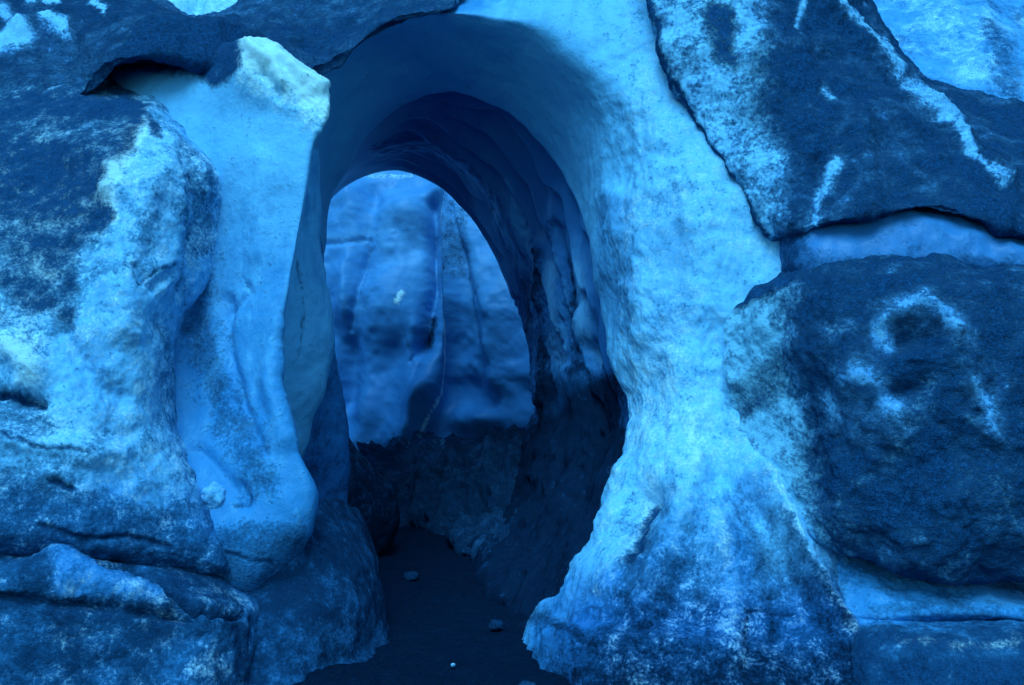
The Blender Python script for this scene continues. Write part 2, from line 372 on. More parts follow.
s.paint_line('frost', [(340,190),(370,178),(410,176)], .5, 4)
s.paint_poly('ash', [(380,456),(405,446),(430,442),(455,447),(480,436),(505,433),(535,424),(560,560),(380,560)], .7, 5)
sp_ = seg_dist(s.wx, s.wy, [(446,195),(452,240),(450,300),(440,340),(430,390),(410,440)]) < 13
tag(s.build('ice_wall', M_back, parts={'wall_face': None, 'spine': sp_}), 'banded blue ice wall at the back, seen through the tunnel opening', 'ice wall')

# rubble heap at its foot
rows = [[(360,456,10.9),(395,450,10.8),(430,444,10.7),(480,438,10.4),(530,432,10.0),(570,440,9.6)],
        [(365,470,10.3),(398,462,10.2),(430,458,10.0),(480,458,9.7),(520,465,9.4),(560,480,8.9)],
        [(372,505,9.9),(400,500,9.7),(435,500,9.5),(478,505,9.1),(510,520,8.5),(550,530,8.0)],
        [(380,530,9.05),(402,526,9.25),(432,524,9.35),(470,545,8.35),(500,572,7.38),(530,590,6.85)]]
rows.append([(x, y + .3 / d * F, d) for x, y, d in rows[-1]])
s = Sheet(rows, 130, 200); s.rough(2.2, .24, 4, 41, .55); s.rough(4, .10, 3, 44, .5, True); s.rough(9, .04, 4, 42)
for x, a in ((425, .12), (455, .14), (490, .12), (512, .1)): s.ridge([(x, 455), (x + 4, 500), (x + 12, 540)], 9, a)
s.ash += .66; s.mottle('ash', 4, .3, 43); s.clear += .4
s.paint_line('frost', [(400,450),(450,447)], .5, 2)
tag(s.build('ice_rubble', M_ash), 'dark heap of grimy ice at the foot of the back wall', 'rubble heap')

# ------------------------------------------------------------------ left inner folds
ys = (150, 190, 220, 260, 300, 340, 380, 420, 460, 500, 540, 590)
def fold(xs, d, wrap, name, label, seed, dback=.9, ash=0., clear=.2, ys=ys, x0=262, tone=0., mat=None):
    rows = []
    for x, y in zip(xs, ys):
        rows.append([(x0, y, d - .45), ((x0 + x) / 2, y, d - .3), (x - 8, y, d - .08), (x, y, d + .1), (x - wrap * .4, y, d + .4), (x - wrap, y, d + dback)])
    s = Sheet(rows, 260, 140)
    s.rough(1.6, .06, 3, seed); s.rough(6, .016, 4, seed + 1)
    s.ash += ash; s.clear += clear; s.tone += tone; s.mottle('ash', 4, .12, seed + 2); s.mottle('clear', 9, .5, seed + 3, stretch=(.3, .3, 1.6)); s.mottle('tone', 2.5, .4, seed + 4, stretch=(1, 1, .4)); s.clear += .5 * sstep(s.wy, 400, 520)  # clear puts tunnel shade into the folds' colour, stronger towards the bottom
    s.crack([(x0 + 40, 240), (x0 + 52, 300), (x0 + 46, 360)], 1.6, .01, .4)
    o = s.build(name, mat or M_ice); tag(o, label, 'ice fold'); return s, o
fold((314,320,323,325,328,331,324,312,303,306,312,320), 6.75, 10, 'ice_fold', 'narrow mid blue ice fold just behind the bright left curtain edge', 51, clear=-.15, x0=255, tone=.06)
fold((300,312,318,322,326,334,344,350,352,350,345,352), 7.6, 14, 'ice_fold', 'striped blue ice fold deeper in the tunnel, left of the black wedge', 55, clear=.8, ash=.22, tone=-.1)  # kept darker than the front fold: dim tunnel light painted in
fold((330,334,338,342,345,350,362,380,395,401,392,380), 8.0, 16, 'ice_wedge', 'black wedge of ice standing on the tunnel floor at the left', 59, clear=.6, ash=.75,
     ys=(330,350,380,400,420,435,450,470,490,520,545,566), x0=318)

# ------------------------------------------------------------------ left curtain
rows = [[(60,66,6.95),(190,38,6.95),(240,50,6.6),(280,60,6.6),(314,82,6.6),(312,92,7.0),(305,95,7.3)],
        [(70,68,6.6),(185,55,6.34),(240,38,5.98),(270,38,6.0),(322,76,6.0),(324,88,6.4),(312,100,7.0)],
        [(90,90,6.5),(192,82,6.1),(240,70,5.85),(278,72,5.8),(330,94,5.85),(326,100,6.3),(314,110,6.9)],
        [(125,110,6.3),(200,118,6.0),(245,115,5.88),(282,115,5.79),(325,116,5.77),(323,119,6.0),(310,125,6.8)],
        [(165,135,6.1),(214,150,5.95),(250,150,5.86),(285,150,5.78),(311,150,5.75),(309,152,5.95),(298,152,6.7)],
        [(200,210,5.9),(220,220,5.93),(245,220,5.84),(275,220,5.75),(301,220,5.70),(299,221,5.9),(288,220,6.6)],
        [(185,290,5.82),(210,290,5.88),(235,290,5.78),(262,290,5.68),(287,290,5.62),(285,290,5.85),(274,290,6.5)],
        [(165,345,5.76),(192,345,5.78),(225,345,5.68),(252,345,5.6),(274,345,5.55),(272,345,5.8),(264,345,6.4)],
        [(160,400,5.6),(190,400,5.6),(225,400,5.54),(255,400,5.48),(279,400,5.45),(277,400,5.7),(266,400,6.3)],
        [(160,450,5.45),(195,450,5.42),(230,450,5.38),(265,450,5.34),(297,450,5.35),(295,450,5.6),(280,450,6.3)],
        [(170,495,5.3),(205,495,5.3),(240,495,5.26),(280,495,5.24),(313,495,5.32),(311,497,5.6),(294,497,6.3)],
        [(180,545,5.2),(210,545,5.2),(240,545,5.17),(275,545,5.18),(301,545,5.3),(300,548,5.55),(285,550,6.2)],
        [(190,590,5.25),(215,590,5.22),(236,590,5.22),(256,590,5.25),(282,588,5.42),(279,590,5.7),(262,592,6.2)],
        [(190,640,5.5),(215,640,5.5),(236,640,5.5),(256,640,5.55),(270,640,5.7),(268,640,5.9),(260,640,6.2)]]
s = Sheet(rows, 420, 240); s.wx = .5 * s.X + .5 * s.wx; s.wy = .5 * s.Y + .5 * s.wy
s.rough(1.5, .045, 3, 61); s.rough(4, .012, 3, 62); s.rough(18, .002, 3, 63)
for pts, w, a in [([(225,300),(228,350),(240,400),(262,450)], 7, -.05), ([(246,285),(250,292),(226,310)], 4, -.02),
                  ([(262,160),(258,250)], 12, .025), ([(285,330),(270,380),(285,440)], 10, .05),
                  ([(200,450),(235,490),(245,505)], 8, -.035), ([(244,485),(248,500)], 5, -.03), ([(250,45),(272,62),(282,82)], 6, .05), ([(275,50),(300,72),(322,86)], 6, .05), ([(262,75),(275,95)], 6, -.04),
                  ([(285,500),(300,530)], 10, .02)]:
    s.ridge(pts, w, a)
s.paint_poly('ash', [(60,60),(238,20),(241,66),(226,84),(212,86),(190,72),(60,76)], .8, 7)
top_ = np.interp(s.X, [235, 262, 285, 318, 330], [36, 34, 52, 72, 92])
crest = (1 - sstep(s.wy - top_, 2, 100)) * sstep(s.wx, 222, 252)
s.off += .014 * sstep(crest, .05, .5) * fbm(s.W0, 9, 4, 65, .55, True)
s.frost += 1.05 * crest + .05 - .1 * sstep(s.wy, 150, 260); s.tone += .18 * (1 - sstep(s.wy, 120, 260)) - .14 * sstep(s.wy, 200, 520); s.mottle('frost', 3, .12, 64)  # frost and tone paint backlight in the thin crest, fading down the curtain
s.ash += .04
s.paint_line('ash', [(198,330),(215,380),(235,430),(262,480)], .42, 20); s.paint_line('ash', [(205,250),(195,330)], .55, 12)
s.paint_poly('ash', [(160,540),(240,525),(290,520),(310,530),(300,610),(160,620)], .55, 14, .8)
s.crack([(195,556),(220,550),(250,560),(272,562)], 1.8, .01, .7); s.crack([(234,506),(246,505),(249,495)], 2, .008, .4)
s.crack([(240,275),(248,292)], 1.2, .004, .35)
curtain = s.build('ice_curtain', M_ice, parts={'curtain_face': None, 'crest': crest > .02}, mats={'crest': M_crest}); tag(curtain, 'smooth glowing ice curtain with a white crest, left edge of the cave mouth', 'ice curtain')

def lump(name, px, py, d, size, mat, seed, ash=.3, frost=.0, clear=0, parent=None, squash=(1, 1, .8), sink=0.):
    n = 26
    th = np.linspace(0, math.pi, n); ph = np.linspace(0, 2 * math.pi, 2 * n)
    T, Q = np.meshgrid(th, ph, indexing='ij')
    S = np.stack([np.sin(T) * np.cos(Q), np.sin(T) * np.sin(Q), np.cos(T)], -1)
    c = at(np.float64(px), np.float64(py), np.float64(d)) + np.array([0, 0, -sink])
    rr = 1 + .28 * fbm(S + seed * 3.1, 1.1, 3, seed) + .10 * fbm(S + seed, 3.5, 3, seed + 2) - .10 * np.clip(fbm(S + seed, 1.7, 1, seed + 5, ridged=True), 0, 1)
    V = S * rr[..., None] * size * np.array(squash)
    idx = np.arange(T.size).reshape(T.shape)
    q = np.stack([idx[:-1, :-1], idx[1:, :-1], idx[1:, 1:], idx[:-1, 1:]], -1).reshape(-1, 4)
    me = bpy.data.meshes.new(name); me.from_pydata(V.reshape(-1, 3).tolist(), [], q.tolist())
    import bmesh
    b = bmesh.new(); b.from_mesh(me); bmesh.ops.remove_doubles(b, verts=b.verts, dist=1e-5); b.to_mesh(me); b.free()
    me.polygons.foreach_set('use_smooth', np.ones(len(me.polygons), bool))
    ca = me.color_attributes.new('paint', 'FLOAT_COLOR', 'POINT')
    ca.data.foreach_set('color', np.tile(np.array([ash, frost, clear, .5], np.float32), len(me.vertices)))
    me.materials.append(mat)
    o = bpy.data.objects.new(name, me); C.objects.link(o)
    if parent is not None: o.parent = parent; o.location = c - np.array(parent.location)
    else: o.location = c
    return o
lump('ice_knob', 215, 497, 5.3, .075, M_ice, 3, .12, .35, 0, curtain, (1, .9, 1.05))

# ------------------------------------------------------------------ left ash slope above
rows = [[(-520,230,5.2),(-160,200,6.1),(0,160,6.2),(70,130,6.3),(116,68,6.5),(165,59,6.55),(204,70,6.6),(245,110,6.7),(322,73,7.3),(383,27,7.35),(450,12,7.3),(468,-8,7.5)],
        [(-520,222,5.5),(-160,170,6.1),(0,136,6.25),(70,110,6.25),(114,66,6.1),(163,57,6.12),(207,68,6.18),(242,76,6.3),(322,72,7.05),(383,25,7.15),(450,10,7.12),(468,-12,7.4)],
        [(-520,215,5.3),(-160,160,5.95),(0,130,6.1),(70,106,6.15),(114,63,6.02),(163,54,6.03),(207,65,6.1),(241,72,6.22),(322,71,6.95),(383,24,7.08),(450,9,7.02),(468,-14,7.35)],
        [(-520,200,5.4),(-160,150,6.0),(0,121,6.18),(70,99,6.22),(115,58,6.08),(164,49,6.08),(207,59,6.14),(242,66,6.26),(322,66,7.0),(383,20,7.12),(450,4,7.08),(470,-20,7.4)],
        [(-520,150,5.8),(-160,110,6.2),(0,85,6.35),(70,70,6.4),(122,42,6.3),(165,34,6.3),(205,42,6.3),(245,50,6.6),(322,42,7.2),(385,8,7.3),(452,-12,7.32),(475,-32,7.5)],
        [(-520,60,6.6),(-160,30,6.8),(0,25,6.9),(70,25,7.0),(120,15,6.9),(165,16,6.9),(205,26,6.9),(245,24,7.1),(320,5,7.7),(390,-20,7.9),(460,-40,7.9),(510,-60,8.0)],
        [(-520,-60,7.6),(-160,-60,7.8),(0,-55,7.9),(70,-40,7.9),(125,-18,7.9),(163,0,7.9),(198,19,7.9),(238,5,8.0),(300,-35,8.4),(390,-60,8.6),(470,-80,8.6),(530,-95,8.7)],
        [(-520,-60,9),(-160,-60,9),(0,-50,9),(70,-38,8.9),(125,-10,8.8),(163,10,8.8),(198,28,8.8),(238,15,8.8),(300,-25,9.2),(390,-50,9.4),(470,-70,9.4),(530,-85,9.4)]]
s = Sheet(rows, 240, 560)
s.rough(1.4, .10, 4, 71); s.rough(5, .045, 5, 72, .55); s.rough(20, .008, 3, 73)
for pts, w, a in [([(0,120),(120,40),(250,30)], 10, .06), ([(20,30),(60,25),(90,40)], 10, .08), ([(170,45),(210,55),(240,70)], 10, .04), ([(250,20),(330,50)], 9, -.06)]:
    s.ridge(pts, w, a)
s.ash += .64; s.mottle('ash', 2, .3, 74, stretch=(.5,.5,1.5)); s.mottle('ash', 9, .2, 75); s.frost += .08
for pts, v, w in [([(0,45),(25,38)], .9, 10), ([(40,20),(55,28),(70,36)], .8, 6), ([(30,3),(60,4)], .8, 4), ([(95,8),(105,14)], .7, 4), ([(0,10),(15,20)], .6, 6)]:
    s.paint_line('frost', pts, v, w); s.paint_line('ash', pts, .05, w)
s.paint_line('ash', [(114,69),(160,65),(207,84),(240,90)], 1.0, 5); s.paint_poly('ash', [(110,66),(150,30),(240,35),(245,95),(205,86),(160,68)], .85, 6)
tag(s.build('ash_slope', M_ash), 'ash covered slope at the upper left, running up over the arch top', 'ash slope')

# left frosted rib
rows = [[(-520,150,6.2),(-160,120,6.45),(-60,100,6.45),(20,90,6.4),(80,80,6.4),(115,82,6.5),(146,90,6.5),(174,110,6.25),(203,140,6.15)],
        [(-520,195,5.6),(-160,165,5.75),(-60,150,5.85),(20,130,5.9),(80,112,5.92),(114,98,6.1),(147,101,6.05),(178,122,6.0),(207,148,6.05)],
        [(-520,240,5.1),(-160,210,5.45),(-60,180,5.6),(20,165,5.65),(75,150,5.6),(110,138,5.65),(150,128,5.75),(187,146,5.8),(215,168,6.0)],
        [(-520,300,4.6),(-160,250,5.1),(-60,230,5.3),(20,215,5.4),(75,200,5.4),(110,185,5.38),(150,175,5.45),(190,180,5.6),(220,195,6.0)],
        [(-520,350,4.4),(-160,300,4.95),(-60,290,5.1),(20,275,5.15),(75,265,5.18),(110,260,5.2),(150,255,5.3),(185,255,5.55),(214,258,6.0)],
        [(-520,400,4.3),(-160,360,4.8),(-60,350,4.95),(20,345,5.0),(75,340,5.02),(105,335,5.05),(140,335,5.15),(163,335,5.4),(184,335,5.9)],
        [(-520,450,4.2),(-160,425,4.7),(-60,420,4.8),(20,420,4.85),(75,420,4.9),(105,420,4.95),(140,420,5.08),(165,420,5.3),(188,420,5.75)],
        [(-520,500,4.15),(-160,490,4.6),(-60,490,4.7),(20,490,4.75),(75,490,4.8),(110,490,4.88),(155,490,5.0),(190,490,5.15),(220,490,5.5)],
        [(-520,540,4.1),(-160,535,4.5),(-60,535,4.6),(20,538,4.68),(75,540,4.75),(115,545,4.82),(165,553,4.95),(215,560,5.05),(260,572,5.35)],
        [(-520,565,4.25),(-160,560,4.7),(-60,560,4.8),(20,563,4.85),(75,566,4.9),(115,572,5.0),(165,580,5.1),(215,588,5.2),(260,598,5.5)]]
s = Sheet(rows, 420, 420)
s.rough(1.3, .08, 4, 81); s.rough(5, .035, 4, 82); s.rough(18, .009, 3, 83)
for pts, w, a in [([(150,190),(130,260),(125,330)], 14, .06), ([(185,150),(205,210),(190,270),(160,320)], 9, -.05), ([(0,395),(40,400)], 7, -.08), ([(0,345),(30,370)], 14, .08),
                  ([(60,330),(90,380),(120,400)], 10, -.05), ([(0,440),(70,450),(120,455)], 12, .05), ([(135,270),(150,290),(175,270)], 5, -.04)]:
    s.ridge(pts, w, a)
s.frost += .38; s.mottle('frost', 4, .2, 84); s.ash += .16; s.mottle('ash', 5, .2, 85); s.ash += .25 * sstep(s.wy, 430, 540); s.clear += .3 * sstep(s.wy, 440, 560)
s.paint_poly('ash', [(-600,60),(118,70),(146,104),(137,150),(110,165),(102,185),(115,215),(78,240),(75,330),(45,310),(25,320),(-600,420)], .70, 9)
mant = s.ash > .5; s.mottle('ash', 3, .3, 88, stretch=(.5, .5, 1.6)); s.mottle('ash', 10, .15, 89)
s.paint_poly('ash', [(145,110),(160,120),(163,140),(150,135)], .75, 4)
s.paint_poly('ash', [(160,110),(215,160),(215,250),(185,260),(195,200),(180,150)], .42, 8)
s.paint_line('ash', [(0,300),(25,330),(40,350)], .3, 14); s.paint_line('frost', [(0,345),(20,350),(30,375)], .9, 14)
s.paint_line('frost', [(100,190),(120,160),(140,125)], 1.0, 10); s.paint_line('frost', [(105,170),(112,215)], .9, 7)
s.paint_line('frost', [(30,260),(50,275)], .6, 10)
s.paint_poly('ash', [(-600,410),(30,395),(60,420),(45,440),(-600,450)], .5, 10, .7)
s.paint_line('ash', [(-200,390),(10,393),(42,402)], .9, 4)
s.paint_line('ash', [(160,330),(170,400),(200,470)], .4, 14)
s.paint_poly('ash', [(-600,470),(60,470),(110,500),(180,530),(280,560),(280,600),(-600,600)], .5, 16)
s.crack([(40,525),(90,540),(130,535),(170,548)], 3); s.crack([(50,480),(70,488)], 4, .03, .8); s.crack([(0,432),(40,448),(85,452)], 2.5, .015, .6)
s.crack([(125,265),(135,285),(150,275),(175,265)], 1.6, .01, .5)
s.tone += .05 - .3 * sstep(s.wy, 440, 560); s.frost -= .2 * sstep(s.wy, 440, 560)  # lower rib: dirty ice plus surrounding shade put into the tone
tag(s.build('ice_rib', M_ice, parts={'frosted_face': None, 'ash_mantle': mant}), 'broad frosted ice rib with an ash mantle at the far left', 'ice rib')

# bottom left ledge
fd = floor_d
rows = [[(-520,550,4.3),(-160,545,4.75),(0,545,4.9),(60,548,4.95),(110,552,5.0),(160,560,5.05),(210,575,5.15),(255,590,5.4),(275,600,5.8)],
        [(-520,575,3.95),(-160,570,4.4),(0,570,4.55),(60,570,4.6),(110,572,4.7),(160,585,4.75),(210,600,4.85),(250,606,5.1),(272,612,5.6)],
        [(-520,600,3.9),(-160,598,4.35),(0,600,4.5),(60,600,4.52),(110,600,4.58),(160,612,4.62),(210,618,4.7),(246,620,4.95),(268,624,5.5)],
        [(-520,640,3.85),(-160,640,4.35),(0,640,4.45),(60,640,4.5),(110,640,4.52),(160,640,4.58),(210,642,4.65),(242,645,4.85),(262,648,5.4)],
        [(-520,700,3.75),(-160,690,4.25),(0,690,4.38),(60,690,4.42),(110,690,4.45),(160,690,4.5),(208,690,4.55),(238,690,4.75),(258,690,5.2)],
        [(-520,790,3.65),(-160,745,4.2),(0,735,4.3),(60,732,4.33),(110,730,4.36),(160,728,4.4),(208,725,4.42),(238,720,4.5),(258,715,5.0)]]
s = Sheet(rows, 200, 380)
s.rough(1.8, .07, 4, 101); s.rough(6, .03, 4, 102); s.rough(20, .008, 3, 103)
s.ridge([(100,570),(130,568),(160,590),(195,610),(240,615)], 4, -.10); s.ridge([(50,560),(110,590),(160,598)], 14, .06)
s.ridge([(0,598),(60,605),(110,605),(190,618)], 5, -.06)
s.crack([(100,571),(130,569),(160,590),(195,610),(235,616)], 3, .05, .95)
s.ash += .58; s.mottle('ash', 6, .28, 104); s.clear += .3; s.frost += .2; s.mottle('frost', 5, .4, 105)
s.paint_poly('clear', [(50,560),(120,575),(170,600),(160,608),(60,600)], .5, 8); s.paint_poly('ash', [(50,562),(120,575),(170,600),(160,606),(60,598)], .15, 8)
s.paint_line('ash', [(0,605),(100,610),(190,622)], .7, 7)
s.paint_line('ash', [(70,640),(80,700)], .65, 12); s.tone -= .32
tag(s.build('ice_ledge', M_ice, parts={'ledge_face': None, 'tilted_slab': s.wy < np.interp(s.wx, [0, 60, 110, 190, 240], [598, 605, 605, 618, 618])}), 'low frosted ice ledge with a black crack along the bottom left', 'ice ledge')

# dark base beside the path
rows = [[(225,535,5.55),(262,522,5.5),(298,512,5.6),(330,498,6.1),(352,510,6.6),(362,528,7.2)],
        [(225,560,5.25),(262,548,5.23),(300,535,5.38),(338,523,5.85),(362,540,6.25),(374,558,6.9)],
        [(232,605,5.2),(265,590,5.25),(308,580,5.3),(345,570,5.5),(372,580,5.9),(384,600,6.4)],
        [(236,640,5.0),(265,635,5.05),(305,630,5.1),(345,622,5.3),(374,620,5.65),(387,630,6.0)],
        [(236,690,4.8),(265,690,4.85),(303,680,4.98),(342,662,5.25),(370,650,5.5),(388,645,5.75)],
        [(236,715,4.7),(265,710,4.75),(300,700,4.85),(340,680,5.1),(368,668,5.35),(386,662,5.6)]]
rows.append([(x, y + .3 / d * F, d) for x, y, d in rows[-1]])
s = Sheet(rows, 190, 200); s.rough(1.8, .07, 4, 111); s.rough(7, .022, 4, 112)
s.ash += .72; s.mottle('ash', 5, .25, 113); s.clear += .6; s.tone -= .3
s.paint_poly('ash', [(230,640),(400,625),(400,720),(230,720)], .6, 8)
tag(s.build('grimy_ice_block', M_ice), 'dark grimy ice foot bulging onto the path beneath the left curtain', 'ice foot')

# ------------------------------------------------------------------ right side
rows = [[(625,-60,6.95),(645,-5,6.85),(664,50,6.72),(682,108,6.55),(708,156,6.4),(738,196,6.25),(762,236,6.12),(766,246,6.3)],
        [(640,-60,6.72),(656,-5,6.62),(674,46,6.48),(692,102,6.34),(718,148,6.2),(747,188,6.06),(772,234,5.94),(776,246,6.15)],
        [(740,-60,6.6),(760,-10,6.5),(775,40,6.34),(790,95,6.15),(805,140,5.97),(818,185,5.8),(832,222,5.6),(834,227,5.9)],
        [(805,-60,6.75),(835,-5,6.7),(862,45,6.5),(885,88,6.3),(900,130,6.05),(912,175,5.8),(925,207,5.6),(926,212,5.9)],
        [(822,-60,7.05),(852,5,6.95),(888,60,6.75),(922,97,6.55),(955,125,6.3),(985,165,6.0),(1010,228,5.55),(1011,234,5.85)],
        [(836,-55,7.4),(863,8,7.3),(897,64,7.05),(938,100,6.85),(990,140,6.5),(1060,200,6.0),(1110,262,5.5),(1111,270,5.8)],
        [(842,-50,7.9),(869,3,7.8),(906,58,7.6),(960,88,7.4),(1060,110,7.2),(1250,170,6.6),(1500,310,5.3),(1500,325,5.6)]]
s = Sheet(rows, 360, 320)
s.rough(1.4, .10, 4, 121); s.rough(5, .05, 5, 122, .55); s.rough(20, .010, 3, 123)
for pts, w, a in [([(835,0),(885,60),(950,118),(1010,175)], 6, .07), ([(820,160),(812,220)], 8, -.05), ([(860,120),(870,200)], 16, .09), ([(940,160),(1000,220)], 14, .06), ([(760,40),(770,120)], 14, .06)]:
    s.ridge(pts, w, a)
s.ash += .74; s.mottle('ash', 2.6, .3, 124); s.mottle('ash', 9, .2, 126, stretch=(.6, .6, 1.6)); s.frost += .08
s.paint_poly('ash', [(640,-60),(760,-60),(770,20),(760,60),(765,110),(790,150),(785,235),(755,240),(735,205),(670,120),(640,40),(610,-60)], .26, 24)
s.mottle('ash', 6, .18, 125)
s.paint_poly('ash', [(706,0),(735,10),(735,70),(715,60)], .8, 8)
s.paint_poly('frost', [(640,-60),(760,-60),(775,60),(770,110),(785,150),(780,235),(755,240),(735,205),(670,120),(640,40),(610,-60)], .6, 24)
s.paint_line('ash', [(650,0),(668,50),(684,105),(712,152),(742,192),(766,235)], 1.0, 2.2)
for pts, w in [([(838,4),(862,30),(880,52),(898,76)], 3), ([(905,85),(925,100),(950,120)], 6), ([(956,126),(975,150),(990,168)], 2), ([(990,168),(1005,180)], 6), ([(838,160),(820,195),(812,225)], 9), ([(800,20),(806,-5)], 4), ([(825,85),(832,95)], 5), ([(955,125),(975,150)], 3)]:
    m = np.exp(-(seg_dist(s.wx * .35 + s.X * .65, s.wy * .35 + s.Y * .65, pts) / w) ** 2) * .9
    s.ash[:] = s.ash * (1 - m) + .1 * m; s.frost[:] = s.frost * (1 - m) + .6 * m
s.paint_line('ash', [(840,210),(880,165)], .55, 14)
tag(s.build('ash_slope', M_ash), 'dark ash slab with a white ridge streak on the upper right, above the blue strip', 'ash slope')

# recessed blue strip between slab and mound
rows = [[(760,170,6.6),(800,180,6.4),(870,170,6.4),(930,170,6.4),(1010,190,6.4),(1150,230,6.3),(1500,290,6.0)],
        [(762,225,6.35),(800,222,5.84),(870,210,5.74),(930,210,5.72),(1010,228,5.68),(1150,262,5.65),(1500,320,5.5)],
        [(762,265,6.3),(800,270,5.68),(870,268,5.6),(930,264,5.57),(1010,268,5.53),(1150,297,5.5),(1500,352,5.35)],
        [(762,320,6.4),(800,310,5.9),(870,300,5.9),(930,300,5.85),(1010,310,5.85),(1150,330,5.8),(1500,390,5.7)]]
s = Sheet(rows, 90, 260); s.rough(2, .04, 4, 131); s.rough(8, .012, 3, 132)
s.ash += .10; s.paint_poly('ash', [(740,200),(800,200),(815,250),(800,300),(740,300)], .62, 12); s.tone -= .15; s.clear += .35; s.mottle('ash', 5, .3, 133, stretch=(.6, .6, 1.5)); s.ash += .12; s.rough(9, .02, 3, 134); s.paint_line('ash', [(800,262),(870,262),(960,256),(1100,285)], .5, 6)
tag(s.build('ice_strip', M_vault), 'clean blue strip of ice recessed between the ash slab and the mound', 'ice strip')

# ash mound
rows = [[(748,300,6.3),(792,280,6.2),(870,278,6.1),(900,272,6.1),(960,274,6.0),(1024,284,5.9),(1200,310,5.9),(1500,380,5.6)],
        [(742,296,5.95),(790,268,5.8),(870,263,5.62),(900,256,5.6),(960,258,5.55),(1024,267,5.5),(1200,300,5.5),(1500,370,5.2)],
        [(732,310,5.95),(785,285,5.58),(850,280,5.3),(900,276,5.22),(960,278,5.15),(1024,290,5.1),(1200,320,5.0),(1500,390,4.6)],
        [(728,345,5.92),(780,345,5.5),(840,345,5.08),(900,345,4.98),(960,345,4.92),(1024,350,4.87),(1200,370,4.75),(1500,430,4.3)],
        [(728,410,5.85),(780,425,5.42),(832,430,5.05),(900,430,4.9),(960,430,4.85),(1024,435,4.8),(1200,450,4.65),(1500,500,4.2)],
        [(742,465,5.7),(795,490,5.36),(840,505,5.05),(900,510,4.9),(960,515,4.85),(1024,520,4.8),(1200,530,4.65),(1500,570,4.2)],
        [(765,510,5.58),(812,525,5.3),(850,537,5.1),(900,553,5.0),(960,572,4.95),(1024,584,4.9),(1200,610,4.7),(1500,640,4.3)],
        [(768,516,5.7),(815,529,5.45),(852,540,5.3),(900,556,5.2),(960,575,5.15),(1024,587,5.1),(1200,618,5.1),(1500,650,4.7)]]
s = Sheet(rows, 380, 380)
s.rough(1.5, .12, 4, 141); s.rough(5, .055, 5, 142, .55); s.rough(20, .011, 3, 143)
for pts, w, a in [([(880,320),(920,305),(955,330)], 10, .06), ([(905,335),(935,335)], 14, -.09), ([(850,370),(890,410)], 12, .06), ([(870,400),(920,390)], 12, -.06), ([(975,385),(995,440)], 8, .04), ([(800,430),(820,500)], 14, -.05)]:
    s.ridge(pts, w, a)
s.ash += .74; s.mottle('ash', 3, .3, 144); s.mottle('ash', 10, .2, 145); s.frost += .08
s.paint_poly('ash', [(700,290),(795,285),(785,330),(790,400),(800,480),(850,560),(760,560),(700,420)], .2, 22)
s.paint_poly('frost', [(700,290),(795,285),(785,330),(790,400),(810,490),(860,560),(760,560),(700,420)], .85, 22)
s.paint_poly('ash', [(735,385),(775,350),(780,385),(740,420)], .5, 8); s.paint_line('ash', [(740,300),(790,275)], .9, 8)
for pts, w, v in [([(876,328),(890,310),(915,304),(940,316),(956,332)], 7, .05), ([(876,330),(885,345)], 8, .05), ([(858,378),(875,393),(895,408)], 13, -.1), ([(818,400),(824,415)], 10, .1),
                  ([(975,385),(990,405),(992,428)], 8, .0), ([(970,420),(975,422)], 4, .2), ([(830,325),(850,322)], 8, .45), ([(900,440),(920,400),(930,380)], 9, .5), ([(860,480),(900,450)], 8, .5), ([(840,500),(860,540)], 9, .5),
                  ([(990,480),(1010,520)], 14, .5), ([(940,560),(1000,540)], 10, .55)]:
    s.paint_line('ash', pts, v + .08, w * 1.5, .8); s.paint_line('frost', pts, .5, w, .8)
tag(s.build('ash_mound', M_ash), 'rounded ash covered mound with white icy patches at the right', 'ash mound')

# shelf and lowest ledge, right bottom
rows = [[(770,480,5.75),(812,512,5.6),(850,525,5.5),(910,545,5.45),(960,560,5.4),(1024,572,5.35),(1200,615,5.25),(1500,650,4.9)],
        [(795,530,5.5),(826,555,5.28),(868,568,5.18),(920,582,5.12),(970,592,5.1),(1024,598,5.08),(1200,620,5.0),(1500,655,4.6)],
        [(815,580,5.3),(835,605,5.08),(875,612,4.95),(920,612,4.92),(970,612,4.92),(1024,614,4.9),(1200,626,4.85),(1500,660,4.4)],
        [(825,615,5.2),(848,622,5.0),(885,622,4.92),(925,622,4.95),(970,622,5.0),(1024,624,5.0),(1200,635,4.95),(1500,668,4.5)],
        [(835,640,5.1),(855,636,4.88),(890,632,4.75),(930,630,4.72),(970,630,4.7),(1024,632,4.7),(1200,642,4.6),(1500,675,4.2)],
        [(845,665,5.0),(865,660,4.75),(895,655,4.62),(935,652,4.55),(975,652,4.55),(1024,652,4.53),(1200,665,4.45),(1500,700,4.05)],
        [(850,715,4.7),(870,720,4.55),(900,722,4.47),(940,725,4.42),(980,725,4.4),(1024,727,4.4),(1200,740,4.25),(1500,790,3.8)]]
s = Sheet(rows, 220, 320); s.rough(2, .04, 4, 151); s.rough(7, .025, 4, 152); s.rough(22, .008, 3, 153)
s.ash += .2; s.frost += .1; s.mottle('ash', 5, .25, 154, stretch=(.6, .6, 1.5)); s.tone -= .15; s.paint_line('ash', [(830,540),(880,556),(940,575),(1024,592)], .6, 8)
s.paint_poly('ash', [(850,625),(1500,622),(1500,800),(830,800)], .62, 8); s.paint_line('frost', [(900,640),(960,645),(1020,640)], .6, 6); s.mottle('ash', 8, .25, 155)
s.paint_poly('ash', [(830,660),(1500,660),(1500,800),(820,800)], .85, 8, .8); s.paint_line('ash', [(800,540),(830,590),(850,625)], .85, 5)
tag(s.build('ice_shelf', M_ice, parts={'shelf_face': None, 'grimy_step': s.Y > 626}), 'smooth ice shelf under the ash mound above a grimy step, bottom right', 'ice shelf')

